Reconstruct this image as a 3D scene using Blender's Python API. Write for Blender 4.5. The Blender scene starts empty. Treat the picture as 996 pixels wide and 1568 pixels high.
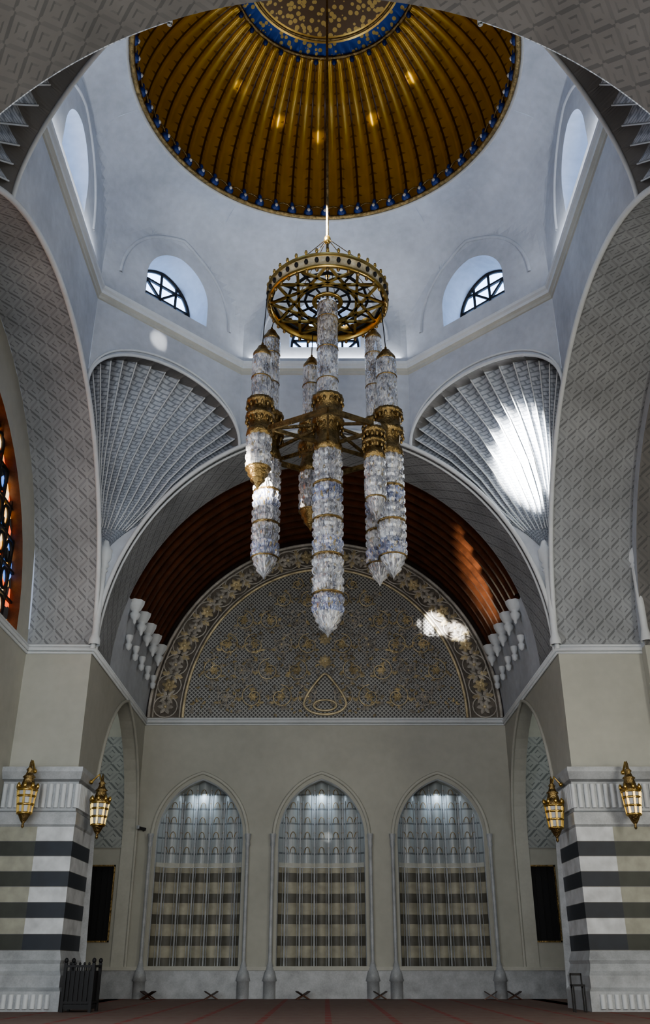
import bpy, math, random
from mathutils import Vector, Matrix
random.seed(4)
pi=math.pi; sin=math.sin; cos=math.cos; sqrt=math.sqrt
HX=6.56; Y0=10.5; Y1=25.0; CY=17.75; HY=7.25; ZS=8.96; RZ=7.2; ZC=18.56; VX=2.72; VY=3.41
YB=33.6; YW=27.3
# ------------------------------------------------------------------ materials
def newmat(name):
    m=bpy.data.materials.new(name); m.use_nodes=True
    nt=m.node_tree; b=nt.nodes['Principled BSDF']
    return m,nt,b
def mathn(nt,op,a,b=None,c=None):
    n=nt.nodes.new('ShaderNodeMath'); n.operation=op
    for i,v in enumerate((a,b,c)):
        if v is None: continue
        if isinstance(v,(int,float)): n.inputs[i].default_value=v
        else: nt.links.new(v,n.inputs[i])
    return n.outputs[0]
def mixc(nt,f,a,b,mode='MIX'):
    n=nt.nodes.new('ShaderNodeMixRGB'); n.blend_type=mode
    for i,v in enumerate((f,a,b)):
        if isinstance(v,(int,float)): n.inputs[i].default_value=v
        elif isinstance(v,tuple): n.inputs[i].default_value=(*v[:3],1)
        else: nt.links.new(v,n.inputs[i])
    return n.outputs[0]
def posn(nt):
    g=nt.nodes.new('ShaderNodeNewGeometry'); s=nt.nodes.new('ShaderNodeSeparateXYZ')
    nt.links.new(g.outputs['Position'],s.inputs[0]); return g.outputs['Position'],s.outputs
def noise(nt,sc,vec=None,det=4):
    n=nt.nodes.new('ShaderNodeTexNoise'); n.inputs['Scale'].default_value=sc; n.inputs['Detail'].default_value=det
    if vec is not None: nt.links.new(vec,n.inputs['Vector'])
    return n.outputs['Fac']
def bump(nt,b,h,st=.3,d=.05):
    n=nt.nodes.new('ShaderNodeBump'); n.inputs['Strength'].default_value=st; n.inputs['Distance'].default_value=d
    nt.links.new(h,n.inputs['Height']); nt.links.new(n.outputs[0],b.inputs['Normal'])
def plain(name,c,rough=.6,metal=0,var=.12,sc=1.2,bs=0,bsc=8,em=None,es=0):
    m,nt,b=newmat(name)
    p,_=posn(nt)
    if var:
        f=noise(nt,sc,p)
        f2=noise(nt,sc*9,p)
        ff=mathn(nt,'ADD',mathn(nt,'MULTIPLY',f,.7),mathn(nt,'MULTIPLY',f2,.3))
        ff=mathn(nt,'MULTIPLY_ADD',ff,2.2,-.6)
        d=tuple(x*(1-var*2) for x in c); l=tuple(min(1,x*(1+var)) for x in c)
        n=nt.nodes.new('ShaderNodeClamp'); nt.links.new(ff,n.inputs[0])
        nt.links.new(mixc(nt,n.outputs[0],d,l),b.inputs['Base Color'])
    else: b.inputs['Base Color'].default_value=(*c,1)
    b.inputs['Roughness'].default_value=rough; b.inputs['Metallic'].default_value=metal
    if bs: bump(nt,b,noise(nt,bsc,p),bs)
    if em: b.inputs['Emission Color'].default_value=(*em,1); b.inputs['Emission Strength'].default_value=es
    return m
def brick(name,c,c2,mortar,rough=.75,rot=45,sc=1.0,st=.5,bw=.3,rh=.1,ms=.02,mul=.4):
    m,nt,b=newmat(name)
    uv=nt.nodes.new('ShaderNodeUVMap'); mp=nt.nodes.new('ShaderNodeMapping')
    mp.inputs['Rotation'].default_value=(0,0,math.radians(rot)); mp.inputs['Scale'].default_value=(sc,sc,sc)
    nt.links.new(uv.outputs[0],mp.inputs[0])
    t=nt.nodes.new('ShaderNodeTexBrick'); nt.links.new(mp.outputs[0],t.inputs['Vector'])
    t.inputs['Color1'].default_value=(*c,1); t.inputs['Color2'].default_value=(*c2,1); t.inputs['Mortar'].default_value=(*mortar,1)
    t.inputs['Scale'].default_value=1; t.inputs['Brick Width'].default_value=bw; t.inputs['Row Height'].default_value=rh
    t.inputs['Mortar Size'].default_value=ms; t.inputs['Mortar Smooth'].default_value=.4
    p,_=posn(nt)
    f=mathn(nt,'MULTIPLY_ADD',noise(nt,.6,p),2.,-.5)
    col=mixc(nt,mul,t.outputs['Color'],mixc(nt,f,(.35,.35,.35),(1.2,1.2,1.2)),'MULTIPLY')
    nt.links.new(col,b.inputs['Base Color']); b.inputs['Roughness'].default_value=rough
    bump(nt,b,mathn(nt,'SUBTRACT',1.0,t.outputs['Fac']),st,.03)
    return m
def fret(name,c,d,cell=.4,rough=.75,st=.3):
    m,nt,b=newmat(name)
    uv=nt.nodes.new('ShaderNodeUVMap'); mp=nt.nodes.new('ShaderNodeMapping'); mp.inputs['Rotation'].default_value=(0,0,pi/4)
    nt.links.new(uv.outputs[0],mp.inputs[0]); s=nt.nodes.new('ShaderNodeSeparateXYZ'); nt.links.new(mp.outputs[0],s.inputs[0])
    fx=mathn(nt,'FRACT',mathn(nt,'DIVIDE',s.outputs[0],cell)); fy=mathn(nt,'FRACT',mathn(nt,'DIVIDE',s.outputs[1],cell))
    ax=mathn(nt,'ABSOLUTE',mathn(nt,'SUBTRACT',fx,.5)); ay=mathn(nt,'ABSOLUTE',mathn(nt,'SUBTRACT',fy,.5))
    mx=mathn(nt,'MAXIMUM',ax,ay)
    ring=mathn(nt,'GREATER_THAN',mathn(nt,'FRACT',mathn(nt,'MULTIPLY',mx,4.)),.70)
    cut=mathn(nt,'GREATER_THAN',mathn(nt,'ABSOLUTE',mathn(nt,'SUBTRACT',fx,fy)),.12)
    cut2=mathn(nt,'GREATER_THAN',mathn(nt,'SUBTRACT',ax,ay),-.05)
    k=mathn(nt,'MULTIPLY',mathn(nt,'MULTIPLY',ring,cut),mathn(nt,'MULTIPLY_ADD',cut2,.6,.4))
    p,_=posn(nt); f=mathn(nt,'MULTIPLY_ADD',noise(nt,.7,p),2.,-.5)
    col=mixc(nt,.5,mixc(nt,k,c,d),mixc(nt,f,(.4,.4,.4),(1.15,1.15,1.15)),'MULTIPLY')
    nt.links.new(col,b.inputs['Base Color']); b.inputs['Roughness'].default_value=rough
    bump(nt,b,mathn(nt,'SUBTRACT',1.,k),st,.03)
    return m
def stripes(name,z0,per,ca,cb,cc=None,cd=None,xt=7.35,frac=.5,rough=.5):
    m,nt,b=newmat(name); p,s=posn(nt)
    f=mathn(nt,'FRACT',mathn(nt,'DIVIDE',mathn(nt,'SUBTRACT',s[2],z0),per))
    k=mathn(nt,'GREATER_THAN',f,frac)
    nz=mathn(nt,'MULTIPLY_ADD',noise(nt,3,p,6),2.2,-.6)
    col=mixc(nt,k,ca,cb)
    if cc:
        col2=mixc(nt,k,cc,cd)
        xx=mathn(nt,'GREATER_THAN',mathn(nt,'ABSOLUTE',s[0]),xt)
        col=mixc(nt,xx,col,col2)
        # fine joints between the stone blocks
        jt=mathn(nt,'LESS_THAN',mathn(nt,'FRACT',mathn(nt,'MULTIPLY',f,2.)),.035)
        col=mixc(nt,jt,col,(.18,.18,.17))
    col=mixc(nt,.5,col,mixc(nt,nz,(.45,.45,.45),(1.3,1.3,1.3)),'MULTIPLY')
    nt.links.new(col,b.inputs['Base Color']); b.inputs['Roughness'].default_value=rough
    return m
M={}
M['plaster']=plain('plaster_upper',(.52,.555,.61),.7,var=.14,sc=.5,bs=.25,bsc=2.5)
M['white']=plain('white_trim',(.64,.67,.69),.6,var=.06)
M['cream']=plain('cream_wall',(.45,.45,.40),.7,var=.09,sc=.4)
M['creamd']=plain('cream_wall_trim',(.49,.49,.44),.6,var=.08)
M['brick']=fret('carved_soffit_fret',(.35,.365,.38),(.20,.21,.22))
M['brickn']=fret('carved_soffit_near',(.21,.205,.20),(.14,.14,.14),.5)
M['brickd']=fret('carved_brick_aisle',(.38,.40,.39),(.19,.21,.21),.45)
M['flute']=brick('fluted_brick',(.60,.64,.70),(.50,.54,.60),(.30,.33,.38),rot=20,bw=.16,rh=.08,ms=.014,st=.4,mul=.4)
M['dark']=plain('black_iron',(.008,.008,.010),.6,var=0)
M['wood']=plain('red_wood',(.026,.010,.006),.5,var=.3,sc=3)
M['woodl']=plain('wood_rafter',(.12,.042,.018),.4,var=.3,sc=3)
M['gold']=plain('brass_gold',(.66,.46,.15),.28,1,var=.15,sc=6)
M['goldd']=plain('antique_gold',(.36,.26,.12),.34,1,var=.4,sc=9,bs=.5,bsc=25)
M['marble']=plain('grey_marble',(.43,.45,.47),.4,var=.18,sc=3)
M['glassw']=plain('sky_glass',(.4,.6,.9),.2,var=0,em=(.42,.62,1.0),es=6.0)
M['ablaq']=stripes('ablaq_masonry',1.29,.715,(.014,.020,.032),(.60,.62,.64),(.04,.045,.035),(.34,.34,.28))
M['nichelow']=stripes('niche_striped_stone',.9,.66,(.12,.115,.095),(.38,.36,.28),frac=.45)
M['grey']=plain('lamp_grey',(.5,.52,.55),.5,var=.1)
def nicheup():
    m,nt,b=newmat('niche_blue_stone'); p,s=posn(nt)
    f=mathn(nt,'FRACT',mathn(nt,'DIVIDE',s[2],.50)); k=mathn(nt,'GREATER_THAN',f,.88)
    nt.links.new(mixc(nt,k,(.34,.37,.38),(.16,.18,.19)),b.inputs['Base Color']); b.inputs['Roughness'].default_value=.3
    return m
M['nicheup']=nicheup()
def carpet():
    m,nt,b=newmat('carpet_red'); p,s=posn(nt)
    fx=mathn(nt,'FRACT',mathn(nt,'DIVIDE',s[0],1.3)); k=mathn(nt,'LESS_THAN',fx,.10)
    c=mixc(nt,noise(nt,4,p),(.13,.05,.04),(.20,.16,.13)); c=mixc(nt,k,c,(.20,.045,.035))
    fy=mathn(nt,'FRACT',mathn(nt,'DIVIDE',s[1],1.1)); k=mathn(nt,'LESS_THAN',fy,.15); c=mixc(nt,k,c,(.16,.13,.11))
    nt.links.new(c,b.inputs['Base Color']); b.inputs['Roughness'].default_value=.95
    return m
M['carpet']=carpet()
def domemat():
    m,nt,b=newmat('dome_gold_mosaic')
    uv=nt.nodes.new('ShaderNodeUVMap'); s=nt.nodes.new('ShaderNodeSeparateXYZ'); nt.links.new(uv.outputs[0],s.inputs[0])
    fu=mathn(nt,'FRACT',s.outputs[0]); d=mathn(nt,'ABSOLUTE',mathn(nt,'SUBTRACT',fu,.5))
    crease_shade=mathn(nt,'GREATER_THAN',d,.43)  # brown lines paint the crease shade between the gores
    fv=mathn(nt,'FRACT',mathn(nt,'MULTIPLY',s.outputs[1],3.)); dv=mathn(nt,'ABSOLUTE',mathn(nt,'SUBTRACT',fv,.5))
    dia=mathn(nt,'MULTIPLY',mathn(nt,'LESS_THAN',mathn(nt,'ADD',mathn(nt,'MULTIPLY',mathn(nt,'SUBTRACT',.5,d),3.5),mathn(nt,'MULTIPLY',dv,5.)),.95),.6)
    k=mathn(nt,'MAXIMUM',crease_shade,dia)
    p,_=posn(nt)
    base=mixc(nt,noise(nt,1.5,p),(.34,.205,.022),(.58,.38,.055))
    nt.links.new(mixc(nt,k,base,(.075,.032,.007)),b.inputs['Base Color'])
    b.inputs['Roughness'].default_value=.34; b.inputs['Metallic'].default_value=.75
    b.inputs['Coat Weight'].default_value=.5; b.inputs['Coat Roughness'].default_value=.10; b.inputs['Coat Tint'].default_value=(1,.85,.5,1)
    bump(nt,b,noise(nt,7,p),.08)
    return m
M['dome']=domemat()
def arab(name,c1,c2,sc,th=.5,rough=.4,metal=.3):
    m,nt,b=newmat(name); p,_=posn(nt)
    v=nt.nodes.new('ShaderNodeTexVoronoi'); v.inputs['Scale'].default_value=sc; nt.links.new(p,v.inputs['Vector'])
    k=mathn(nt,'GREATER_THAN',v.outputs['Distance'],th)
    nt.links.new(mixc(nt,k,c1,c2),b.inputs['Base Color']); b.inputs['Roughness'].default_value=rough; b.inputs['Metallic'].default_value=metal
    return m
M['domeblue']=arab('dome_blue_band',(.42,.30,.08),(.012,.05,.24),5.5,.36)
M['domearab']=arab('dome_medallion',(.56,.40,.13),(.14,.09,.05),5.6,.42)
M['blue']=plain('cobalt_blue',(.008,.03,.16),.35,var=.2,sc=5)
def lattice():
    m,nt,b=newmat('carved_lattice'); p,s=posn(nt)
    a=mathn(nt,'ABSOLUTE',mathn(nt,'SINE',mathn(nt,'MULTIPLY',mathn(nt,'ADD',s[0],s[2]),21.)))
    c=mathn(nt,'ABSOLUTE',mathn(nt,'SINE',mathn(nt,'MULTIPLY',mathn(nt,'SUBTRACT',s[0],s[2]),21.)))
    k=mathn(nt,'MULTIPLY',mathn(nt,'GREATER_THAN',a,.5),mathn(nt,'GREATER_THAN',c,.5))
    nt.links.new(mixc(nt,k,(.40,.40,.385),(.08,.08,.077)),b.inputs['Base Color']); b.inputs['Roughness'].default_value=.6
    bump(nt,b,mathn(nt,'SUBTRACT',1.,k),.5,.04)
    return m
M['lattice']=lattice()
M['carveg']=plain('gilt_carving',(.76,.64,.42),.36,.25,var=.35,sc=2.2)
M['carves']=plain('stone_carving',(.54,.51,.46),.5,var=.3,sc=2)
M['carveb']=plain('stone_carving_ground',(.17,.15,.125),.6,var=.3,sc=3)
def crystal(name,stops,sc=26,rough=.06):
    m,nt,b=newmat(name)
    uv=nt.nodes.new('ShaderNodeUVMap')
    mp=nt.nodes.new('ShaderNodeMapping'); mp.inputs['Scale'].default_value=(1.0,.5,1); nt.links.new(uv.outputs[0],mp.inputs[0])
    v=nt.nodes.new('ShaderNodeTexVoronoi'); v.inputs['Scale'].default_value=sc; nt.links.new(mp.outputs[0],v.inputs['Vector'])
    r=nt.nodes.new('ShaderNodeValToRGB'); r.color_ramp.interpolation='CONSTANT'; e=r.color_ramp.elements
    for i,(q,c) in enumerate(stops):
        x=e[i] if i<2 else e.new(q)
        x.position=q; x.color=(*c,1)
    sp=nt.nodes.new('ShaderNodeSeparateColor'); nt.links.new(v.outputs['Color'],sp.inputs[0]); nt.links.new(sp.outputs[0],r.inputs[0])
    p,_=posn(nt); nz=noise(nt,3.2,p,5)
    col=mixc(nt,.8,r.outputs[0],mixc(nt,mathn(nt,'MULTIPLY_ADD',nz,3.6,-1.3),(.18,.20,.26),(1.25,1.25,1.25)),'MULTIPLY')
    nt.links.new(col,b.inputs['Base Color']); b.inputs['Roughness'].default_value=rough
    b.inputs['Specular IOR Level'].default_value=1.0
    b.inputs['Coat Weight'].default_value=.6; b.inputs['Coat Roughness'].default_value=.03
    b.inputs['Transmission Weight'].default_value=.40
    bump(nt,b,v.outputs['Distance'],.9,.05)
    return m
M['cry']=crystal('crystal_beads',[(0,(.84,.87,.92)),(.28,(.60,.64,.71)),(.5,(.32,.34,.40)),(.64,(.72,.76,.83)),(.84,(.44,.40,.30)),(.92,(1.,1.,1.))])  # white cells paint sparkle into the bead colour
M['cryb']=crystal('crystal_blue',[(0,(.42,.50,.76)),(.3,(.70,.74,.84)),(.5,(.18,.22,.42)),(.66,(.50,.56,.74)),(.84,(.50,.40,.20)),(.92,(1.,1.,1.))])  # white cells here are painted sparkle too
def stained():
    m,nt,b=newmat('stained_glass'); p,s=posn(nt)
    v=nt.nodes.new('ShaderNodeTexVoronoi'); v.inputs['Scale'].default_value=3.5; nt.links.new(p,v.inputs['Vector'])
    r=nt.nodes.new('ShaderNodeValToRGB'); r.color_ramp.interpolation='CONSTANT'
    e=r.color_ramp.elements; e[0].color=(.75,.10,.02,1); e[0].position=0; e[1].color=(.95,.45,.08,1); e[1].position=.25
    x=e.new(.55); x.color=(.9,.65,.35,1); x=e.new(.72); x.color=(.08,.2,.6,1); x=e.new(.82); x.color=(.01,.01,.01,1)
    sp=nt.nodes.new('ShaderNodeSeparateColor'); nt.links.new(v.outputs['Color'],sp.inputs[0]); nt.links.new(sp.outputs[0],r.inputs[0])
    nt.links.new(r.outputs[0],b.inputs['Base Color']); nt.links.new(r.outputs[0],b.inputs['Emission Color']); b.inputs['Emission Strength'].default_value=2.2
    return m
M['stained']=stained()
# ------------------------------------------------------------------ builder
class MB:
    def __init__(s): s.v=[];s.f=[];s.mi=[];s.uv=[];s.mats=[];s.sm=[]
    def m(s,k):
        if k not in s.mats: s.mats.append(k)
        return s.mats.index(k)
    def quad(s,a,b,c,d,k,uv=None,sm=False):
        i=len(s.v); s.v+= [tuple(a),tuple(b),tuple(c),tuple(d)]; s.f.append((i,i+1,i+2,i+3)); s.mi.append(s.m(k)); s.sm.append(sm)
        s.uv.append(uv or [(0,0)]*4)
    def poly(s,pts,k):
        i=len(s.v); s.v+=[tuple(p) for p in pts]; s.f.append(tuple(range(i,i+len(pts)))); s.mi.append(s.m(k)); s.sm.append(False); s.uv.append([(0,0)]*len(pts))
    def grid(s,F,nu,nv,k,uvf=None,sm=True,kf=None):
        i0=len(s.v)
        for j in range(nv+1):
            for i in range(nu+1): s.v.append(tuple(F(i/nu,j/nv)))
        for j in range(nv):
            for i in range(nu):
                a=i0+j*(nu+1)+i
                s.f.append((a,a+1,a+nu+2,a+nu+1)); s.mi.append(s.m(kf(i,j) if kf else k)); s.sm.append(sm)
                if uvf: s.uv.append([uvf(i/nu,j/nv),uvf((i+1)/nu,j/nv),uvf((i+1)/nu,(j+1)/nv),uvf(i/nu,(j+1)/nv)])
                else: s.uv.append([(0,0)]*4)
    def lathe(s,prof,c,k,seg=24,flute=0,fa=0,kf=None,sm=True):
        c=Vector(c); n=len(prof)-1
        def F(u,v):
            r,z=prof[min(n,int(round(v*n)))]; a=2*pi*u
            r=r*(1+fa*cos(flute*a)) if flute else r
            return c+Vector((r*cos(a),r*sin(a),z))
        rr=max(p[0] for p in prof)
        s.grid(F,seg,n,k,lambda u,v:(u*2*pi*rr+c.x*7,prof[min(n,int(round(v*n)))][1]),sm,(lambda i,j:kf(j)) if kf else None)
    def box(s,lo,hi,k):
        x0,y0,z0=lo;x1,y1,z1=hi
        P=[(x0,y0,z0),(x1,y0,z0),(x1,y1,z0),(x0,y1,z0),(x0,y0,z1),(x1,y0,z1),(x1,y1,z1),(x0,y1,z1)]
        for f in((0,3,2,1),(4,5,6,7),(0,1,5,4),(1,2,6,5),(2,3,7,6),(3,0,4,7)):
            q=[P[i] for i in f]; d=[(q[0][0]+q[0][1],q[0][2]),(q[1][0]+q[1][1],q[1][2]),(q[2][0]+q[2][1],q[2][2]),(q[3][0]+q[3][1],q[3][2])]
            s.quad(*q,k,d)
    def beam(s,a,b,w,h,k):
        a=Vector(a);b=Vector(b);d=(b-a).normalized(); up=Vector((0,0,1)) if abs(d.z)<.95 else Vector((0,1,0))
        x=d.cross(up).normalized()*w/2; y=x.cross(d).normalized()*h/2
        A=[a-x-y,a+x-y,a+x+y,a-x+y];B=[b-x-y,b+x-y,b+x+y,b-x+y]
        for i in range(4): s.quad(A[i],A[(i+1)%4],B[(i+1)%4],B[i],k)
        s.quad(*A,k); s.quad(*B,k)
    def tube(s,pts,r,k,seg=8,closed=False):
        P=[Vector(p) for p in pts]; n=len(P)
        i0=len(s.v)
        for i in range(n):
            if closed: t=P[(i+1)%n]-P[i-1]
            else: t=P[min(n-1,i+1)]-P[max(0,i-1)]
            t.normalize(); up=Vector((0,0,1)) if abs(t.z)<.9 else Vector((1,0,0)) if abs(t.x)<.5 else Vector((0,1,0))
            if i==0: x=t.cross(up).normalized()
            else:
                x=(x-t*x.dot(t)).normalized()
            y=t.cross(x)
            for j in range(seg):
                a=2*pi*j/seg; s.v.append(tuple(P[i]+x*r*cos(a)+y*r*sin(a)))
        for i in range(n if closed else n-1):
            for j in range(seg):
                a=i0+i*seg+j; b=i0+i*seg+(j+1)%seg; c=i0+((i+1)%n)*seg+(j+1)%seg; d=i0+((i+1)%n)*seg+j
                s.f.append((a,b,c,d)); s.mi.append(s.m(k)); s.sm.append(True); s.uv.append([(0,0)]*4)
    def ball(s,c,rx,ry,rz,k,nu=10,nv=6):
        c=Vector(c)
        s.grid(lambda u,v:c+Vector((rx*cos(2*pi*u)*sin(pi*v),ry*sin(2*pi*u)*sin(pi*v),rz*cos(pi*v))),nu,nv,k)
    def done(s,name,loc=None):
        me=bpy.data.meshes.new(name)
        v=s.v
        me.from_pydata(v,[],s.f)
        ul=me.uv_layers.new(name='UVMap')
        me.polygons.foreach_set('material_index',s.mi); me.polygons.foreach_set('use_smooth',s.sm)
        flat=[c for f in s.uv for p in f for c in p]
        ul.data.foreach_set('uv',flat)
        for k in s.mats: me.materials.append(M[k])
        me.update()
        o=bpy.data.objects.new(name,me); bpy.context.collection.objects.link(o)
        return o
def up_fn(h):
    c,w,zs,hh=h['c'],h['w'],h['zs'],h['h']
    if hh>w*1.001 and h.get('pt',True):
        e=(hh*hh-w*w)/(2*w); R=w+e
        return lambda a: zs+sqrt(max(0,R*R-(min(w,abs(a-c))+e)**2))
    return lambda a: zs+hh*sqrt(max(0,1-((a-c)/w)**2))
def outline(h,n=28):
    u=up_fn(h); c,w=h['c'],h['w']
    pts=[(c-w,h['z0'])]
    for i in range(n+1):
        a=c-w*cos(pi*i/n); pts.append((a,u(a)))
    pts.append((c+w,h['z0']))
    return pts
def wall(B,P,a0,a1,zb,zt,holes,k,nz=1,step=.6,dv=None,kr=None,fr=None,frr=.06,frk='white'):
    zbf=zb if callable(zb) else (lambda a:zb); ztf=zt if callable(zt) else (lambda a:zt)
    bs=set([a0,a1]); 
    n=max(1,int(abs(a1-a0)/step))
    for i in range(n+1): bs.add(a0+(a1-a0)*i/n)
    for h in holes:
        bs={b for b in bs if not(h['c']-h['w']<b<h['c']+h['w'])}
        for i in range(29): bs.add(h['c']-h['w']*cos(pi*i/28))
    bs=sorted(bs)
    def col(a,b,za,zb2,ta,tb):
        for j in range(nz):
            f=j/nz;g=(j+1)/nz
            q=[(a,za+(ta-za)*f),(b,zb2+(tb-zb2)*f),(b,zb2+(tb-zb2)*g),(a,za+(ta-za)*g)]
            B.quad(*[P(*x) for x in q],k,q)
    for a,b in zip(bs,bs[1:]):
        if b-a<1e-6: continue
        mid=(a+b)/2; hh=[h for h in holes if h['c']-h['w']<mid<h['c']+h['w']]
        if hh:
            h=hh[0];u=up_fn(h)
            if h['z0']>zbf(mid)+1e-4: col(a,b,zbf(a),zbf(b),h['z0'],h['z0'])
            col(a,b,u(a),u(b),ztf(a),ztf(b))
        else: col(a,b,zbf(a),zbf(b),ztf(a),ztf(b))
    for h in holes:
        o=outline(h)
        if dv is not None:
            d=Vector(dv); L=0
            cl=o+[o[0]]
            for p,q in zip(cl,cl[1:]):
                l=sqrt((p[0]-q[0])**2+(p[1]-q[1])**2)
                B.quad(P(*p),P(*q),Vector(P(*q))+d,Vector(P(*p))+d,kr or k,[(L,0),(L+l,0),(L+l,d.length),(L,d.length)]); L+=l
        if fr is not None:
            B.tube([Vector(P(*p))+Vector(fr) for p in o],frr,frk)
V=Vector
ell=lambda t:sqrt(max(0,1-t*t))
# ------------------------------------------------------------------ floor
B=MB(); B.quad((-14,-7,0),(14,-7,0),(14,40,0),(-14,40,0),'carpet'); B.done('floor')
# ------------------------------------------------------------------ back wall with three niches
B=MB()
PB=lambda a,z:V((a,YB,z))
nich=[dict(c=c,w=1.50,z0=.95,zs=4.95,h=1.98) for c in(-4.34,-.12,4.0)]
doors=[dict(c=-7.62,w=.42,z0=1.7,zs=4.0,h=.001,pt=False),dict(c=7.38,w=.42,z0=1.7,zs=4.0,h=.001,pt=False)]
wall(B,PB,-9.6,9.6,0,ZS,nich+doors,'cream',dv=(0,1.2,0),kr='creamd')
wall(B,PB,-6.9,6.9,ZS,lambda a:ZS+7.6*ell(a/6.95),[],'wood')
for h in nich:
    h2=dict(h);h2['w']+=.16;h2['h']+=.20
    B.tube([PB(*p)+V((0,-.02,0)) for p in outline(h2)],.06,'creamd')
    h3=dict(h); h3['w']+=.02
    B.tube([PB(*p)+V((0,.1,0)) for p in outline(h3)],.05,'marble')
B.done('wall_back')
for i,h in enumerate(nich):
    B=MB(); c,w=h['c'],h['w']
    PT=.50
    def dep(a,c=c,w=w): 
        t=(a-c)/w
        return YB+.22+.55*ell(t)-.16*abs(cos(pi*(a-c)/PT))**.8*ell(t*.98)
    u=up_fn(h)
    n=90; edges=[c-w+2*w*q/n for q in range(n+1)]
    for a,b in zip(edges,edges[1:]):
        for (z0,z1,k) in((.95,4.02,'nichelow'),(4.02,4.16,'creamd'),(4.16,99,'nicheup')):
            za=min(z1,u(a));zb=min(z1,u(b))
            off=-.05 if k=='creamd' else 0
            B.quad((a,dep(a)+off,z0),(b,dep(b)+off,z0),(b,dep(b)+off,max(z0,zb)),(a,dep(a)+off,max(z0,za)),k,sm=False)
    for tz in(4.5,5.0,5.5,6.0,6.45):
        for q in range(-5,6):
            a=c+q*.25
            if abs(a-c)>w-.12 or tz+.25>u(a): continue
            B.tube([(a+.095*cos(pi*s/6),dep(a)-.04,tz+.19*sin(pi*s/6)) for s in range(7)],.012,'goldd',5)
    for q in range(-3,3):
        a=c+(q+.5)*PT
        if abs(a-c)>w-.1: continue
        top=u(a)-.15
        B.tube([(a,dep(a)-.02,.95),(a,dep(a)-.02,top)],.035,'marble',6)
        for dd in(-.09,.09): B.tube([(a+dd,dep(a+dd)-.02,.95),(a+dd,dep(a+dd)-.02,u(a)-.3)],.012,'marble',5)
    B.done('window_%d'%(i+1))  # pleated stone back of the niche, no window here
for c in(-4.34,-.12,4.0):
    for s in(-1,1):
        B=MB(); x=c+s*1.68
        B.lathe([(.20,.0),(.20,.5),(.24,.52),(.18,.75),(.12,.9),(.09,1.0),(.06,1.1),(.06,4.6),(.09,4.7),(.07,4.8),(.10,4.95),(.11,5.05)],(x,YB-.10,0),'marble',14)
        B.done('trim_niche_colonnette')
B=MB()
B.box((-9.6,YB-.10,0),(9.6,YB+.0,.82),'marble'); B.box((-9.6,YB-.15,.82),(9.6,YB,.93),'creamd')
B.done('baseboard_back')
for d in doors:
    B=MB(); c=d['c']
    B.box((c-.42,YB+.1,1.7),(c+.42,YB+.15,4.0),'dark')
    for x0,x1,z0,z1 in((c-.47,c-.42,1.65,4.05),(c+.42,c+.47,1.65,4.05),(c-.47,c+.47,4.0,4.05),(c-.47,c+.47,1.65,1.7)):
        B.box((x0,YB-.03,z0),(x1,YB+.08,z1),'goldd')
    for q in range(1,4): B.box((c-.42+q*.21-.01,YB+.07,1.7),(c-.42+q*.21+.01,YB+.1,4.0),'dark')
    B.done('window_panel')
B=MB()
def string(path,z,ks='white'):
    for (dz,r) in((0,.07),(-.11,.04),(.10,.04)):
        B.tube([V((x,y,z+dz)) for x,y in path],r,ks,6)
for s in(-1,1):
    xe=8.4 if s<0 else 8.9
    string([(s*xe,24.97),(s*(HX-.03),24.97),(s*(HX-.03),YB)],ZS)
string([(-HX,YB-.04),(HX,YB-.04)],ZS)
string([(-8.37,25),(-8.37,10)],ZS)
B.done('trim_string_course')
# ------------------------------------------------------------------ alcove side walls with pointed passages
for s,nm in((-1,'left'),(1,'right')):
    B=MB()
    P=lambda a,z,s=s:V((s*HX,a,z))
    hole=dict(c=30.25,w=3.3,z0=0,zs=4.7,h=4.15)
    wall(B,P,Y1,YB,0,ZS,[hole],'cream',dv=(s*.45,0,0),kr='creamd',fr=(-s*.03,0,0),frr=.05,frk='creamd')
    X=s*9.6
    B.quad((X,27,0),(X,YB,0),(X,YB,10.2),(X,27,10.2),'brickd',[(0,0),(6.6,0),(6.6,10.2),(0,10.2)])
    B.quad((s*HX,26.9,0),(X,26.9,0),(X,26.9,10.2),(s*HX,26.9,10.2),'cream')
    B.quad((s*HX,26.9,10.2),(X,26.9,10.2),(X,YB,10.2),(s*HX,YB,10.2),'cream')
    B.quad((s*HX,YB,ZS),(X,YB,ZS),(X,YB,10.2),(s*HX,YB,10.2),'cream')
    B.quad((s*6.7,YB-.03,4.6),(X,YB-.03,4.6),(X,YB-.03,8.4),(s*6.7,YB-.03,8.4),'brickd',[(0,0),(2.9,0),(2.9,3.8),(0,3.8)])
    xe=s*(8.4 if s<0 else 12.)
    if s<0: B.quad((s*HX,Y1,0),(xe,Y1,0),(xe,Y1,ZS),(s*HX,Y1,ZS),'cream')
    else:
        B.quad((s*HX,Y1,0),(8.9,Y1,0),(8.9,Y1,ZS),(s*HX,Y1,ZS),'cream')
        B.quad((8.9,24.65,0),(xe,24.65,0),(xe,24.65,ZS),(8.9,24.65,ZS),'cream'); B.quad((8.9,24.65,0),(8.9,25,0),(8.9,25,ZS),(8.9,24.65,ZS),'cream')
    B.done('wall_'+nm)
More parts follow.
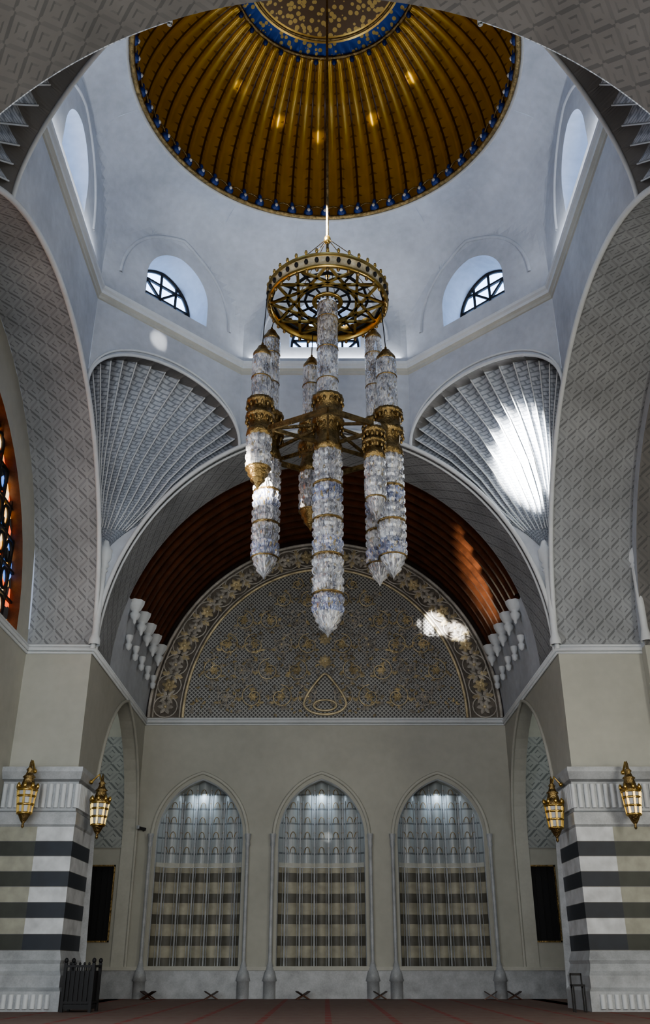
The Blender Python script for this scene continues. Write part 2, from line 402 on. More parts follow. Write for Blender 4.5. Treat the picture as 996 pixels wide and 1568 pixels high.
# ------------------------------------------------------------------ vault soffits
def vault(B,y0,y1,k,hw=HX,rz=RZ,t0=0,t1=pi,nu=64,nv=1):
    L=11*2
    B.grid(lambda u,v:V((hw*cos(t0+(t1-t0)*u),y0+(y1-y0)*v,ZS+rz*sin(t0+(t1-t0)*u))),nu,nv,k,lambda u,v:(u*L*(t1-t0)/pi,(y1-y0)*v))
B=MB(); vault(B,Y1,YW,'brick')
tt=math.asin((11.4-ZS)/RZ)
vault(B,YW,YB,'plaster',t0=0,t1=tt,nu=8); vault(B,YW,YB,'plaster',t0=pi-tt,t1=pi,nu=8)
B.grid(lambda u,v:V(((HX+.4*v)*cos(pi*u),YW,ZS+(RZ+.4*v)*sin(pi*u))),64,1,'plaster')
for s in(-1,1):
    B.quad((s*HX*cos(tt),YW,11.4),(s*6.9,YW,11.4),(s*6.9,YB,11.4),(s*HX*cos(tt),YB,11.4),'plaster')
B.done('ceiling_alcove_arch')
B=MB(); vault(B,YW,YB,'wood',hw=HX+.38,rz=RZ+.38,nu=64)
n=10
for q in range(n+1):
    y=YW+.2+(YB-YW-.4)*q/n
    for a,b in zip(range(4,60),range(5,61)):
        A=pi*a/64;C=pi*b/64
        if min(A,pi-A)<tt: continue
        r=.25
        B.beam((( HX+r)*cos(A),y,ZS+(RZ+r)*sin(A)),((HX+r)*cos(C),y,ZS+(RZ+r)*sin(C)),.15,.26,'woodl')
B.done('ceiling_wooden_vault')
for s in(-1,1):
    for q in range(5):
        y=27.9+q*1.15
        B=MB(); x=s*(HX*cos(tt)-.10)
        B.lathe([(0,-.7),(.05,-.64),(.06,-.56),(.13,-.48),(.17,-.36),(.10,-.28),(.17,-.22),(.25,-.05),(.27,.08)],(x,y,11.4),'white',16,8,.06)
        B.lathe([(0,-.5),(.08,-.45),(.11,-.3),(.06,-.25),(.12,-.1),(.12,0)],(x+s*.22,y+.5,10.5),'white',12)
        B.done('trim_corbel')
# ------------------------------------------------------------------ tympanum
B=MB()
def tym(B,y,a,b,a2,b2,k,n=64):
    B.grid(lambda u,v:V(((a2+(a-a2)*v)*cos(pi*u),y,ZS+.12+(b2+(b-b2)*v)*sin(pi*u))),n,6,k,sm=False)
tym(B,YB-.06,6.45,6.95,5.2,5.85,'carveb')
tym(B,YB-.04,5.2,5.85,0,0,'lattice')
for r1,r2,rr,kk in((5.2,5.85,.05,'carveg'),(5.32,5.97,.03,'carves'),(6.45,6.95,.06,'carves'),(6.3,6.8,.03,'carves')):
    B.tube([V((r1*cos(pi*i/64),YB-.1,ZS+.12+r2*sin(pi*i/64))) for i in range(65)],rr,kk)
def leaf(x,z,ang,l,w,k,y=YB-.1):
    d=V((cos(ang),0,sin(ang)));e=V((-sin(ang),0,cos(ang))); o=V((x,y,z))
    pts=[o,o+d*l*.35+e*w/2,o+d*l*.75+e*w*.35,o+d*l,o+d*l*.75-e*w*.35,o+d*l*.35-e*w/2]
    mid=o+d*l*.5+V((0,-.09,0))
    for i in range(6):
        B.poly([pts[i],pts[(i+1)%6],mid],k)
def flower(x,z,r,k,n=6,a0=0):
    for i in range(n): leaf(x,z,a0+2*pi*i/n,r,r*.6,k)
    B.ball((x,YB-.14,z),r*.22,.05,r*.22,'carveg',8,4)
def spiral(x,z,r,a0,dr,k):
    pts=[];T=1.3
    for i in range(22):
        t=i/21; a=a0+dr*t*T*2*pi; rr=r*(1-.75*t); pts.append((x+rr*cos(a),YB-.12,z+rr*sin(a)))
        if i%3==1: leaf(x+rr*cos(a),z+rr*sin(a),a+dr*.9,r*.5,r*.25,'carves' if i%2 else 'carveg')
    B.tube(pts,.022,k,5)
    flower(x,z,r*.42,k,6)
nb=25
for i in range(nb):
    t=pi*(i+.5)/nb; x=5.87*cos(t); z=ZS+.12+6.42*sin(t)
    flower(x,z,.30,'carveg' if i%2 else 'carves',6,t)
    B.tube([(x+.44*cos(q*pi/8)*1.0,YB-.12,z+.40*sin(q*pi/8)) for q in range(16)],.03,'carves',5,True)
    t2=pi*(i+1)/nb
    if i<nb-1:
        x2=5.87*cos(t2); z2=ZS+.12+6.42*sin(t2)
        for dd in(-1,1):
            leaf(x2,z2,t2+(0 if dd>0 else pi),.42,.24,'carveg'); leaf(x2,z2,t2+dd*.8,.36,.15,'carves'); leaf(x2,z2,t2+pi+dd*.8,.36,.15,'carves')
for row,(zz,num,rr) in enumerate(((9.85,5,.46),(10.85,5,.46),(11.85,4,.44),(12.8,4,.42),(13.65,2,.36),(14.3,1,.26))):
    for j in range(num):
        x=.62+j*1.02+(row%2)*.45
        if (x+rr)/5.1>ell((zz+rr*.6-ZS)/5.85)*1.0: continue
        for s in(-1,1): spiral(s*x,zz,rr,pi/2,s*(1 if (row+j)%2 else -1),'carveg' if (row+j)%3 else 'carves')
k=0
while k<520:
    x=random.uniform(.1,5.0); z=random.uniform(9.2,14.7)
    k+=1
    if (x/5.0)**2+((z-ZS-.1)/5.65)**2>.96: continue
    a=random.uniform(0,2*pi); l=random.uniform(.10,.20); kk=random.choice(['carves','carves','carveg'])
    leaf(x,z,a,l,l*.5,kk); leaf(-x,z,pi-a,l,l*.5,kk)
    leaf(x,z,a+.9,l*.7,l*.35,kk); leaf(-x,z,pi-a-.9,l*.7,l*.35,kk)
for zz in(11.2,12.1,13.1,14.0): flower(0,zz,.28,'carveg',8)
B.tube([V((.78*cos(a)*(1 if sin(a)<0 else (1-.62*sin(a)**1.3)),YB-.18,9.6+(.42 if sin(a)<0 else 1.1)*sin(a))) for a in[2*pi*i/40 for i in range(40)]],.045,'carveg',6,True)
B.tube([V((.42*cos(a),YB-.18,9.52+.2*sin(a))) for a in[2*pi*i/24 for i in range(24)]],.04,'carveg',6,True)
B.done('trim_carved_tympanum')
# ------------------------------------------------------------------ side arms
B=MB()
def sv(B,x0,x1,k,hy=HY,rz=RZ):
    B.grid(lambda u,v:V((x0+(x1-x0)*v,CY+hy*cos(pi*u),ZS+rz*sin(pi*u))),64,1,k,lambda u,v:(u*22,abs(x1-x0)*v))
sv(B,-HX,-8.4,'brick'); B.done('ceiling_left_arch')
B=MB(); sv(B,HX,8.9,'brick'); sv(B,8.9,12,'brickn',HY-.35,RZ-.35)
B.grid(lambda u,v:V((8.9,CY+(HY-.35*v)*cos(pi*u),ZS+(RZ-.35*v)*sin(pi*u))),64,1,'plaster'); B.done('ceiling_right_arch')
B=MB(); P=lambda a,z:V((-8.4,a,z))
wh=dict(c=CY,w=6.2,z0=9.15,zs=9.15,h=5.5,pt=False)
wall(B,P,Y0,Y1,0,lambda a:ZS+RZ*ell((a-CY)/HY),[wh],'cream',dv=(-.35,0,0),kr='woodl',fr=(.03,0,0),frr=.09,frk='woodl')
B.done('wall_left_arm')
B=MB(); P=lambda a,z:V((12,a,z))
wall(B,P,Y0+.35,24.65,0,lambda a:ZS+(RZ-.35)*ell((a-CY)/(HY-.35)),[],'cream'); B.done('wall_right_arm')
B=MB()
u=up_fn(wh)
for i in range(40):
    a=wh['c']-wh['w']*cos(pi*i/40); b=wh['c']-wh['w']*cos(pi*(i+1)/40)
    B.quad((-8.7,a,9.15),(-8.7,b,9.15),(-8.7,b,u(b)),(-8.7,a,u(a)),'stained')
for i in range(1,20):
    a=CY-6.2+12.4*i/20; B.beam((-8.66,a,9.15),(-8.66,a,u(a)),.07,.1,'dark')
for j in range(1,7):
    z=9.15+j*.78; t=6.2*ell((z-9.15)/5.5); B.beam((-8.66,CY-t,z),(-8.66,CY+t,z),.08,.07,'dark')
for i in range(19):
    a=CY-6.2+12.4*(i+.5)/20
    for j in range(7):
        z=9.15+(j+.5)*.78
        if z<u(a)-.2:
            B.tube([(-8.64,a+.24*cos(t*pi/6),z+.28*sin(t*pi/6)) for t in range(12)],.05,'dark',4,True)
B.done('window_stained_glass')
# ------------------------------------------------------------------ near arm
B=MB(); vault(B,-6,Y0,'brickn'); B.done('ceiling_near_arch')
B=MB()
for s in(-1,1): B.quad((s*HX,-6,0),(s*HX,Y0,0),(s*HX,Y0,ZS),(s*HX,-6,ZS),'cream')
B.done('wall_near_arm')
B=MB(); wall(B,lambda a,z:V((a,-6,z)),-HX,HX,0,lambda a:ZS+RZ*ell(a/HX),[],'cream'); B.done('wall_rear')
B=MB(); B.quad((-HX,Y0,0),(-8.4,Y0,0),(-8.4,Y0,ZS),(-HX,Y0,ZS),'cream'); B.quad((HX,Y0,0),(12,Y0,0),(12,Y0,ZS),(HX,Y0,ZS),'cream'); B.done('wall_near_jamb')
# ------------------------------------------------------------------ spandrels, squinches
B=MB()
for y in(Y0,Y1): wall(B,lambda a,z,y=y:V((a,y,z)),-VX,VX,lambda a:ZS+RZ*ell(a/HX),ZC,[],'plaster',step=.3)
for x in(-HX,HX): wall(B,lambda a,z,x=x:V((x,a,z)),CY-VY,CY+VY,lambda a:ZS+RZ*ell((a-CY)/HY),ZC,[],'plaster',step=.3)
B.done('wall_arch_spandrels')
B=MB()
y,d=Y1,-.02
B.tube([V((HX*cos(pi*i/64)*.998,y+d,ZS+RZ*.998*sin(pi*i/64))) for i in range(65)],.07,'white')
B.tube([V((HX*cos(pi*i/64)*.99,y+.2,ZS+RZ*.99*sin(pi*i/64))) for i in range(65)],.04,'white')
for x,d in((-HX,.02),(HX,-.02)):
    B.tube([V((x+d,CY+HY*cos(pi*i/64)*.998,ZS+RZ*.998*sin(pi*i/64))) for i in range(65)],.07,'white')
B.done('trim_arch_mouldings')
zE1=ZS+RZ*ell(VX/HX); zE0=ZS+RZ*ell(VY/HY); ZK=11.85
NF=16
for sx in(-1,1):
    for sy in(-1,1):
        B=MB()
        def ex1(z): return HX*ell((z-ZS)/RZ)
        def ex0(z): return HY*ell((z-ZS)/RZ)
        def E1(t):
            z=ZK+(zE1-ZK)*t; w=min(1,t*3.5); return V((sx*(HX+(ex1(z)-HX)*w),CY+sy*HY,z))
        def E0(t):
            z=ZK+(zE0-ZK)*t; w=min(1,t*3.5); return V((sx*HX,CY+sy*(HY+(ex0(z)-HY)*w),z))
        def SP1(u,v):
            z=ZS+(ZK-ZS)*u if u<=1 else ZK+(zE1-ZK)*(u-1)
            o=V((sx*HX,CY+sy*HY,z)) if u<=1 else E1(u-1)
            return V((sx*ex1(z),CY+sy*HY,z))*(1-v)+o*v
        def SP0(u,v):
            z=ZS+(ZK-ZS)*u if u<=1 else ZK+(zE0-ZK)*(u-1)
            o=V((sx*HX,CY+sy*HY,z)) if u<=1 else E0(u-1)
            return V((sx*HX,CY+sy*ex0(z),z))*(1-v)+o*v
        B.grid(lambda u,v:SP1(u*1.5,v),40,1,'plaster',sm=False); B.grid(lambda u,v:SP0(u*1.5,v),40,1,'plaster',sm=False)
        out=V((sx,sy,0)).normalized()
        A0=E0(1);A1=E1(1)
        def Arc(s,off=0):
            p=(1-cos(pi*s))/2
            return A0*(1-p)+A1*p+V((0,0,1.75*sin(pi*s)**.9))+out*off
        def S(s,t):
            p=(1-cos(pi*s))/2
            base=E0(t)*(1-p)+E1(t)*p
            arcd=V((0,0,1.75*sin(pi*s)))*t**1.4
            bul=.85*(4*p*(1-p))*sin(pi*min(1,t*.92+.04))
            w=abs(sin(pi*NF*s))**.8
            fl=.40*t**.8*w-.02
            end=.22*sin(pi*s)**.3*t**4
            return base+arcd+out*(bul+fl+end)+V((0,0,1))*(.22*w*t**5)
        B.grid(S,NF*8,22,'flute',lambda u,v:(u*6,v*5),sm=True)
        n=NF*8
        B.grid(lambda u,v:(Arc(u,-.02)*(1-v)+(S(u,1))*v),n,1,'brickn',sm=False)  # dark fret stands in for shade between the flute ends
        T0=V((sx*HX,CY+sy*VY,ZC));T1=V((sx*VX,CY+sy*HY,ZC))
        def W(u,v):
            p=(1-cos(pi*u))/2; a=Arc(u,-.02); b=T0*(1-p)+T1*p
            return a*(1-v)+b*v
        B.grid(W,64,1,'plaster',sm=False)
        B.tube([Arc(i/48,-.06) for i in range(49)],.05,'white')
        B.tube([Arc(i/48,-.05)+V((0,0,.2*sin(pi*i/48)**.5)) for i in range(49)],.035,'white')
        for q in range(1,NF):
            B.tube([S(q/NF,t) for t in(1,.8,.6,.4,.2)],.022,'white',5)
        B.done('ceiling_fluted_squinch')
        B=MB(); x=sx*(HX-.06);y=CY+sy*(HY-.06)
        B.lathe([(.16,0),(.16,.15),(.12,.25),(.10,.35),(.10,2.2),(.15,2.25),(.1,2.32),(.17,2.4),(.12,2.5),(.2,2.62),(.22,2.9),(.14,3.0),(.08,3.2)],(x,y,ZS+.1),'white',16)
        B.done('trim_corner_colonnette')
B=MB(); B.lathe([(.16,0),(.12,.25),(.10,.35),(.10,2.2),(.15,2.25),(.1,2.32),(.17,2.4),(.2,2.62),(.22,2.9),(.08,3.1)],(8.95,24.6,ZS+.1),'white',16); B.done('trim_corner_colonnette')
# ------------------------------------------------------------------ octagonal cornice
VO=[(-VX,Y1),(VX,Y1),(HX,CY+VY),(HX,CY-VY),(VX,Y0),(-VX,Y0),(-HX,CY-VY),(-HX,CY+VY)]
B=MB()
prof=[(.0,-.32),(-.05,-.3),(-.05,-.2),(-.12,-.14),(-.13,-.05),(-.20,0),(-.22,.08),(-.17,.12),(.4,.14)]
def off(i,d,z):
    x,y=VO[i%8]
    n=V((x,y-CY)); k=(n.length+d)/n.length
    return V((x*k,CY+(y-CY)*k,ZC+z))
for i in range(8):
    for (d0,z0),(d1,z1) in zip(prof,prof[1:]):
        B.quad(off(i,d0,z0),off(i+1,d0,z0),off(i+1,d1,z1),off(i,d1,z1),'white' if z0>-.18 else 'creamd')
B.done('trim_octagon_cornice')
# ------------------------------------------------------------------ drum
ZD=23.1; RD=5.45
def rpend(phi,z):
    E=1/sqrt((cos(phi)/7.29)**2+(sin(phi)/7.81)**2)
    s=min(1,max(0,(z-ZC)/(ZD-ZC)))
    return RD+(E-RD)*sqrt(max(0,1-s**3))
B=MB()
glass=[]
for i in range(8):
    a=V(VO[i]);b=V(VO[(i+1)%8]); L=(b-a).length; mid=(a+b)/2; t=(b-a).normalized(); cc=V((0,CY)); nrm=(mid-cc); nrm=(nrm-t*nrm.dot(t)).normalized()
    def P(p,z,mid=mid,t=t,cc=cc):
        q=mid+t*p; d=q-cc; phi=math.atan2(d.y,d.x); r=min(d.length,rpend(phi,z)); d=d.normalized()*r
        return V((d.x,CY+d.y,z))
    h=dict(c=0,w=1.18,z0=19.35,zs=20.1,h=1.3)
    wall(B,P,-L/2,L/2,ZC,ZD,[h],'plaster',nz=22,step=.2,dv=(nrm.x*1.25,nrm.y*1.25,0),kr='plaster')
    g=dict(c=0,w=2.1,z0=18.8,zs=19.6,h=2.5)
    B.tube([P(*p)-V((nrm.x,nrm.y,0))*.0 for p in outline(g,40)[1:-1]],.06,'plaster',6)
    glass.append((mid,t,nrm,h,P))
B.grid(lambda u,v:V(((RD-.12*v)*cos(2*pi*u),CY+(RD-.12*v)*sin(2*pi*u),ZD+.12*v)),120,1,'white')
B.done('wall_drum')
for mid,t,nrm,h,P in glass:
    B=MB(); o=outline(h); D=V((nrm.x,nrm.y,0))*1.1; D2=V((nrm.x,nrm.y,0))*1.02
    u=up_fn(h)
    for i in range(24):
        a=-h['w']*cos(pi*i/24);b=-h['w']*cos(pi*(i+1)/24)
        B.quad(P(a,h['z0'])+D,P(b,h['z0'])+D,P(b,u(b))+D,P(a,u(a))+D,'glassw')
    B.tube([P(*p)+D2 for p in o],.08,'dark',6)
    def L2(p,q): B.beam(P(*p)+D2,P(*q)+D2,.075,.075,'dark')
    for a in(-.6,0,.6): L2((a,h['z0']),(a,u(a)))
    for z in(19.8,20.35,20.9):
        w=h['w'] if z<=20.1 else max([x for x in [k*.01 for k in range(118)] if u(x)>z])
        L2((-w,z),(w,z))
    L2((-.6,20.9),(0,20.35)); L2((.6,20.9),(0,20.35)); L2((-1.1,20.35),(-.6,19.8)); L2((1.1,20.35),(.6,19.8))
    B.done('window_drum')
# ------------------------------------------------------------------ dome
B=MB(); R=5.33; NG=60
def Dm(u,v):
    th=pi/2*(1-v*.995); fa=.14*min(1,sin(th)*1.2)*(1 if v<.66 else 0)
    r=R*sin(th)+fa*abs(sin(pi*NG*u)); a=2*pi*u
    return V((r*cos(a),CY+r*sin(a),ZD+.05+R*1.0*cos(th)+fa*abs(sin(pi*NG*u))*cos(th)))
def kf(i,j):
    v=j/40
    return 'dome' if v<.645 else 'domeblue' if v<.70 else 'gold' if v<.72 else 'domearab' if v<.87 else 'domeblue' if v<.9 else 'gold'
B.grid(Dm,NG*8,40,'dome',lambda u,v:(u*NG,v*8),True,kf)
for v,rr in((.645,.07),(.71,.05),(.0,.08),(.88,.05)):
    th=pi/2*(1-v*.995); r=R*sin(th)-.03
    B.tube([V((r*cos(2*pi*i/120),CY+r*sin(2*pi*i/120),ZD+.05+R*cos(th))) for i in range(120)],rr,'goldd',6,True)
B.done('ceiling_dome')
B=MB()
for i in range(NG):
    a=2*pi*i/NG; r=R-.06; c=V((r*cos(a),CY+r*sin(a),ZD+.20))
    B.ball(c,.16,.16,.16,'blue',8,5); B.ball(c+V((-cos(a)*.13,-sin(a)*.13,0)),.06,.06,.07,'carves',6,4)
    B.ball(c+V((-cos(a)*.02,-sin(a)*.02,.24)),.07,.07,.12,'blue',6,4)
    B.tube([V(((r-.04)*cos(a+pi/NG+.052*cos(q*pi/6)),CY+(r-.04)*sin(a+pi/NG+.052*cos(q*pi/6)),ZD+.12+.32*sin(q*pi/6))) for q in range(7)],.028,'goldd',5)
    r2=R*sin(pi/2*(.36)); z2=ZD+.05+R*cos(pi/2*.36)
    if i%2==0: B.ball((r2*cos(a),CY+r2*sin(a),z2-.15),.09,.09,.12,'blue',6,4)
B.done('trim_dome_rosettes')
# ------------------------------------------------------------------ pedestals of far piers
for s in(-1,1):
    B=MB(); xe=8.4 if s<0 else 9.6
    pr=[(.75,0),(.75,.42),(.6,.5),(.62,.75),(.5,.85),(.42,1.0),(.48,1.08),(.3,1.29),(.3,4.15),(.36,4.2),(.36,4.5),(.24,4.55),(.24,5.28),(.4,5.32),(.5,5.5),(.5,5.62),(.0,5.68)]
    for (o0,z0),(o1,z1) in zip(pr,pr[1:]):
        k='ablaq' if z0==1.29 else 'marble'
        p0=[(s*xe,Y1-o0),(s*(HX-o0*.5),Y1-o0),(s*(HX-o0*.5),26.6)]; p1=[(s*xe,Y1-o1),(s*(HX-o1*.5),Y1-o1),(s*(HX-o1*.5),26.6)]
        for i in range(2): B.quad((*p0[i],z0),(*p0[i+1],z0),(*p1[i+1],z1),(*p1[i],z1),k)
    x=HX-.1
    while x<xe:
        B.lathe([(.06,4.62),(.06,5.22)],(s*x,Y1-.26,0),'white',8); 
        B.lathe([(.06,.06),(.06,.36)],(s*x,Y1-.76,0),'white',8); x+=.17
    y=Y1-.2
    while y<26.5:
        B.lathe([(.06,4.62),(.06,5.22)],(s*(HX-.13),y,0),'white',8); y+=.17
    B.quad((s*(HX-.38),26.6,0),(s*HX,26.6,0),(s*HX,26.6,5.6),(s*(HX-.2),26.6,5.6),'marble')
    B.done('wall_pier_pedestal')
# ------------------------------------------------------------------ lanterns
def lantern(x,y,z,wx,wy):
    B=MB(); c=(x,y,z)
    B.lathe([(0,-.72),(.04,-.68),(.03,-.6),(.09,-.52),(.15,-.4),(.17,-.36)],c,'goldd',8)
    B.lathe([(.16,-.36),(.23,.2)],c,'grey',8,sm=False)
    for i in range(8):
        a=2*pi*i/8; B.beam((x+.17*cos(a),y+.17*sin(a),z-.36),(x+.24*cos(a),y+.24*sin(a),z+.2),.05,.04,'gold')
        B.ball((x+.25*cos(a),y+.25*sin(a),z+.3),.045,.045,.08,'gold',6,4)
    for zz,r in((-.36,.18),(-.15,.205),(.05,.225),(.2,.25)):
        B.tube([(x+r*cos(pi*i/4),y+r*sin(pi*i/4),z+zz) for i in range(8)],.03,'gold',5,True)
    B.lathe([(.26,.2),(.27,.26),(.18,.34),(.13,.5),(.17,.53),(.11,.58),(.07,.68),(.10,.71),(.04,.78),(.03,.9),(0,.98)],c,'goldd',8)
    B.tube([(x,y,z+.7),(x+(wx-x)*.3,y+(wy-y)*.3,z+.95),(wx,wy,z+.75)],.03,'gold',6)
    B.ball((wx,wy,z+.75),.06,.06,.06,'gold',8,5)
    B.done('hanging_lantern')
lantern(-7.55,24.1,4.75,-7.55,24.5); lantern(-6.0,25.5,4.65,-6.3,25.5)
lantern(6.05,25.3,4.55,6.3,25.3); lantern(7.75,24.1,4.72,7.75,24.5)
# ------------------------------------------------------------------ chandelier
B=MB(); cx=.06
def tier(c,zt,zb,r,n=None,ph=0,fl=1.0,up=False):
    h=.40; n=n or max(1,int((zt-zb)/h)); h=(zt-zb)/n
    for i in range(n):
        z=zt-i*h
        kk='cry' if ((i+ph)%3 or up) else 'cryb'
        if up:
            B.lathe([(r*.97,z),(r*1.0,z-h*.08),(r*1.0,z-h*.92),(r*.97,z-h)],c,kk,16,sm=False)
        else:
            B.lathe([(r*.82,z),(r*1.0,z-h*.14),(r*1.0,z-h*.38),(r*.90,z-h*.50),(r*1.0,z-h*.64),(r*.98,z-h*.85),(r*.82,z-h*1.0)],c,kk,24,12,.06,sm=False)
        if (i+ph)%2==0: B.lathe([(r*.84,z-h*.95),(r*1.03,z-h*.98),(r*1.03,z-h*1.02),(r*.84,z-h*1.05)],c,'goldd',24)
def pend(x,y,zt,zg1,zg0,zb,ru,rl,cap=True,nu=None):
    c=(x,y,0)
    if cap: B.lathe([(0,zt+.46),(.03,zt+.4),(.03,zt+.34),(.1,zt+.3),(ru*.6,zt+.22),(ru*.95,zt+.1),(ru*.95,zt),(ru*.6,zt-.04)],c,'goldd',20)
    tier(c,zt,zg1,ru,up=True)
    hg=zg1-zg0
    B.lathe([(ru*.9,zg1+.02),(rl*1.12,zg1-.02),(rl*1.12,zg1-.1),(rl*.9,zg1-.14),(rl*.92,zg1-hg*.4),(rl*1.15,zg1-hg*.44),(rl*1.15,zg1-hg*.52),(rl*.85,zg1-hg*.56),(rl*.8,zg1-hg*.75),(rl*1.0,zg0+.1),(rl*1.05,zg0),(rl*.85,zg0-.05)],c,'goldd',28,14,.03)
    for i in range(14):
        a=2*pi*i/14
        for zz in(zg1-.14,zg1-hg*.56): B.ball((x+rl*1.08*cos(a),y+rl*1.08*sin(a),zz-.06),.035,.035,.07,'goldd',6,4)
    if zg0-zb>.9: tier(c,zg0-.02,zb+.42,rl,ph=1)
    B.lathe([(rl*.95,zb+.42),(rl*.8,zb+.34),(rl*.82,zb+.28),(rl*.55,zb+.2),(rl*.6,zb+.14),(rl*.3,zb+.06),(.04,zb),(0,zb-.08)],c,'cry' if zb<9.5 else 'goldd',20)
    # inner stem that carries the crystal tiers
    B.lathe([(.045,zb+.1),(.045,zt)],c,'goldd',10)
pend(cx,CY,15.25,12.6,11.2,6.95,.25,.32,False)
P7=[(-1.30,18.25,14.55,12.45,11.25,8.40,.22,.30),
    (-1.43,17.25,13.35,12.2,11.3,10.05,.22,.27),
    (1.20,18.75,14.95,12.6,11.3,8.45,.22,.28),
    (1.44,17.95,13.75,12.35,11.2,8.30,.24,.30),
    (1.05,17.0,11.4,11.3,10.6,9.2,.18,.22),
    (-.33,18.9,14.2,12.6,11.3,9.85,.22,.27)]
pos=[]
for p in P7:
    pend(*p,cap=p[2]>12); pos.append((p[0],p[1]))
hexp=[(cx+1.46*cos(math.radians(a)),CY+1.46*sin(math.radians(a))) for a in(-30,30,90,150,210,270)]
for i,(x,y) in enumerate(hexp):
    x2,y2=hexp[(i+1)%6]
    B.beam((x,y,11.35),(x2,y2,11.35),.06,.12,'goldd')
    B.beam((cx,CY,11.35),(x,y,11.35),.05,.08,'goldd')
for x,y in pos:
    B.beam((cx,CY,11.9),(x,y,11.45),.05,.06,'goldd')
for p in P7:
    if p[2]>12: B.tube([(p[0],p[1],p[2]+.4),(cx+(p[0]-cx)*.95,CY+(p[1]-CY)*.95,15.3)],.012,'dark',5)
RR=1.42; zr0,zr1=15.2,15.62
B.lathe([(RR,zr0),(RR+.05,zr0+.04),(RR+.0,zr0+.09),(RR+.0,zr1-.09),(RR+.06,zr1-.04),(RR,zr1),(RR-.07,zr1),(RR-.05,zr0),(RR,zr0)],(cx,CY,0),'goldd',72,kf=lambda j:'carveg' if j==2 else 'gold')
for i in range(36):
    a=2*pi*i/36; B.ball((cx+(RR-.02)*cos(a),CY+(RR-.02)*sin(a),zr0-.04),.045,.045,.06,'goldd',6,4); B.ball((cx+(RR+.03)*cos(a),CY+(RR+.03)*sin(a),zr1+.05),.04,.04,.07,'gold',6,4)
    B.ball((cx+(RR+.02)*cos(a),CY+(RR+.02)*sin(a),zr0+.21),.05,.05,.08,'dark',6,4)
def rp(a,r,z): return (cx+r*cos(a),CY+r*sin(a),z)
for i in range(12):
    a=2*pi*i/12
    B.beam(rp(a,RR-.04,15.3),rp(a+2*pi*4/12,RR-.04,15.3),.065,.05,'gold')
    B.beam(rp(a,RR-.04,15.36),rp(a,.2,15.36),.035,.04,'dark')
    for r in(.55,.98,1.36): B.beam(rp(a,r,15.4),rp(a+2*pi/12,r,15.4),.05,.06,'dark')
for r in(.3,.34): B.tube([rp(2*pi*i/30,r,15.34) for i in range(30)],.04,'gold',6,True)
for i in range(6):
    a=2*pi*i/6+.3; B.tube([rp(a,RR-.05,15.6),rp(a,.04,17.3)],.010,'goldd',5)
B.tube([(cx,CY,15.2),(cx,CY,ZD+R-.1)],.035,'goldd',8)
B.ball((cx,CY,17.3),.09,.09,.14,'gold',10,6); B.ball((cx,CY,16.2),.07,.07,.12,'gold',10,6)
B.done('chandelier')
# ------------------------------------------------------------------ small furnishings
def rahle(x,y,s=1,rot=0):
    B=MB(); d=V((cos(rot),sin(rot),0)); e=V((-sin(rot),cos(rot),0)); o=V((x,y,0))
    for k in(-1,1):
        for t in(-.12,.12):
            B.beam(o+d*(.28*k*s)+e*t,o-d*(.26*k*s)+e*t+V((0,0,.30*s)),.05,.03,'woodl')
        B.beam(o-d*(.04*k*s)+V((0,0,.18*s)),o-d*(.27*k*s)+V((0,0,.31*s)),.34,.025,'wood')
    B.done('quran_stand')
for x in(-5.6,-3.6,-.7,1.75,5.25,6.0): rahle(x,32.9,.75,random.uniform(-.3,.3))
B=MB()
X0,X1,Yc,Yd=-6.05,-5.4,24.0,24.7
B.box((X0,Yc,.06),(X1,Yd,.16),'dark')
for x in(X0,X1):
    for y in(Yc,Yd):
        B.beam((x,y,0),(x,y,1.02),.07,.07,'dark'); B.ball((x,y,1.07),.05,.05,.06,'dark',8,5)
for z in(.95,.2):
    B.beam((X0,Yc,z),(X1,Yc,z),.05,.05,'dark');B.beam((X0,Yd,z),(X1,Yd,z),.05,.05,'dark');B.beam((X0,Yc,z),(X0,Yd,z),.05,.05,'dark');B.beam((X1,Yc,z),(X1,Yd,z),.05,.05,'dark')
for i in range(1,6):
    x=X0+(X1-X0)*i/6; B.beam((x,Yc,.16),(x,Yc,.95),.03,.03,'dark'); B.beam((x,Yd,.16),(x,Yd,.95),.03,.03,'dark'); B.ball((x,Yc,1.0),.03,.03,.04,'dark',6,4)
B.box((X0+.03,Yc+.03,.16),(X1-.03,Yd-.03,.85),'dark')
B.done('muezzin_lectern')
B=MB()
for x in(5.75,6.0):
    for y in(24.0,24.2): B.beam((x,y,0),(x,y,.55),.03,.03,'dark')
B.box((5.73,23.98,.53),(6.02,24.22,.57),'dark'); B.beam((5.75,24.2,.5),(5.75,24.2,.8),.03,.03,'dark'); B.beam((6.0,24.2,.5),(6.0,24.2,.8),.03,.03,'dark'); B.beam((5.75,24.2,.78),(6.0,24.2,.78),.03,.05,'dark')
B.done('small_chair')
B=MB(); B.beam((-6.3,YB-.01,5.15),(-6.3,YB-.25,5.2),.03,.03,'dark'); B.beam((-6.42,YB-.35,5.22),(-6.2,YB-.2,5.18),.09,.09,'dark'); B.beam((-6.45,YB-.38,5.24),(-6.42,YB-.35,5.24),.11,.11,'grey'); B.done('security_camera')
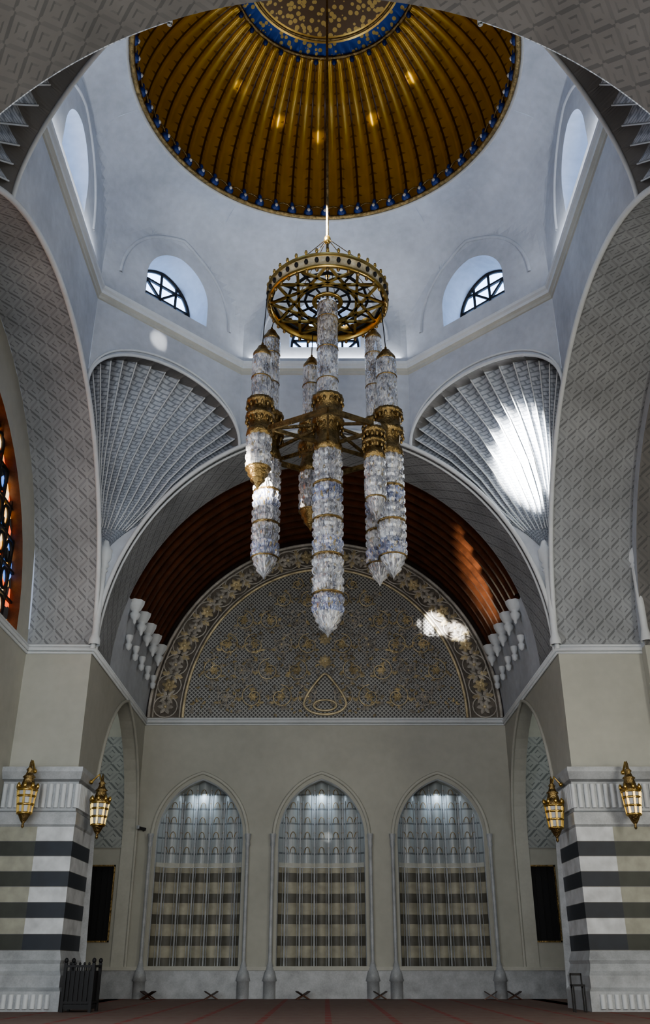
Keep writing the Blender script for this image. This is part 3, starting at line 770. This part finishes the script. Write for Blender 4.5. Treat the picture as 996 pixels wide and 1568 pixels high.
# ------------------------------------------------------------------ lights
def area(name,loc,tgt,sx,sy,e,col=(1,1,1)):
    l=bpy.data.lights.new(name,'AREA'); l.shape='RECTANGLE'; l.size=sx; l.size_y=sy; l.energy=e; l.color=col
    o=bpy.data.objects.new(name,l); bpy.context.collection.objects.link(o); o.location=loc
    o.rotation_euler=(V(tgt)-V(loc)).to_track_quat('-Z','Y').to_euler(); return o
def spot(name,loc,tgt,e,ang,bl=.4,r=.05,col=(1,.97,.92)):
    l=bpy.data.lights.new(name,'SPOT'); l.energy=e; l.spot_size=math.radians(ang); l.spot_blend=bl; l.shadow_soft_size=r; l.color=col
    o=bpy.data.objects.new(name,l); bpy.context.collection.objects.link(o); o.location=loc
    o.rotation_euler=(V(tgt)-V(loc)).to_track_quat('-Z','Y').to_euler(); return o
area('rear_fill',(0,-5.5,5),(0,20,8),10,8,2000,(1,.985,.95))  # unseen fill lamp added behind the camera
area('side_fill_west',(-8.2,15,4.5),(6,22,6),6,6,800,(.82,.91,1))  # added fill lamp, out of view in the west arm
area('side_fill_east',(11.8,15,5),(-6,22,7),6,6,850,(1,.96,.84))  # added fill lamp, out of view in the east arm
for i,(x,y,tx,ty) in enumerate(((0,24.9,0,22),(0,10.6,0,13),(-6.4,CY,-4,CY),(6.4,CY,4,CY))):
    area('cornice_fill_light',(x,y,ZC+.3),(tx,ty,ZD+2),5,.25,60,(.96,.975,1))  # added fill strip hidden by the cornice, brightens drum and dome
spot('sunbeam_squinch',(-5.2,12.2,20.3),(5.1,23.2,15.4),650000,8.5,.8)
spot('sunbeam_tympanum',(-1.5,11.0,17.5),(4.1,33.5,12.6),230000,3.0,.6)
spot('sunbeam_tympanum_b',(-1.0,11.0,17.5),(5.0,33.5,12.3),150000,2.4,.6)
spot('sunbeam_rafters',(-5.5,12,9.3),(6.5,30.3,13.4),70000,11,.9,col=(1,.88,.7))
spot('sunbeam_left_wall',(5.2,12.2,20.0),(-5.0,22.7,17.9),9000,3,.8)
spot('sunbeam_niche',(1,12,7),(.1,YB+.5,5.05),9000,.8,.5)
for tx,ty,tz,e_ in((-1.48,21.83,26.24,8000),(-.18,22.24,26.0,9000),(1.61,21.74,26.29,11000),(2.75,20.55,26.75,9000),(-2.76,20.76,26.58,5000)):
    spot('dome_glint_spot',(.45*tx,11.2,19.2),(tx,ty,tz),e_,2.2,.9,col=(1,.94,.8))  # added spot that puts a glint on the dome gold
for h in nich:
    area('niche_top_fill',(h['c'],YB+.35,6.5),(h['c'],YB+.45,2),.4,.3,11,(.74,.87,1))  # added lamp for the bluish glow at the niche top
for s in(-1,1): area('aisle_fill',(s*8.3,30.3,10.1),(s*8.3,30.3,0),1.5,4,55,(.95,1,.97))  # added fill lamp, brightens the otherwise dark aisle
w=bpy.data.worlds.new('World'); bpy.context.scene.world=w; w.use_nodes=True
w.node_tree.nodes['Background'].inputs[0].default_value=(.7,.8,1,1); w.node_tree.nodes['Background'].inputs[1].default_value=.5
try: bpy.context.scene.view_settings.look='AgX - Medium High Contrast'
except Exception as ex: print(ex)
# ------------------------------------------------------------------ camera
cam=bpy.data.cameras.new('Camera'); co=bpy.data.objects.new('Camera',cam); bpy.context.collection.objects.link(co)
cam.sensor_fit='VERTICAL'; cam.sensor_height=24; cam.sensor_width=24; cam.lens=24*1412/1568
co.location=(0,0,.96); co.rotation_euler=(math.radians(90+26.2),0,0)
bpy.context.scene.camera=co
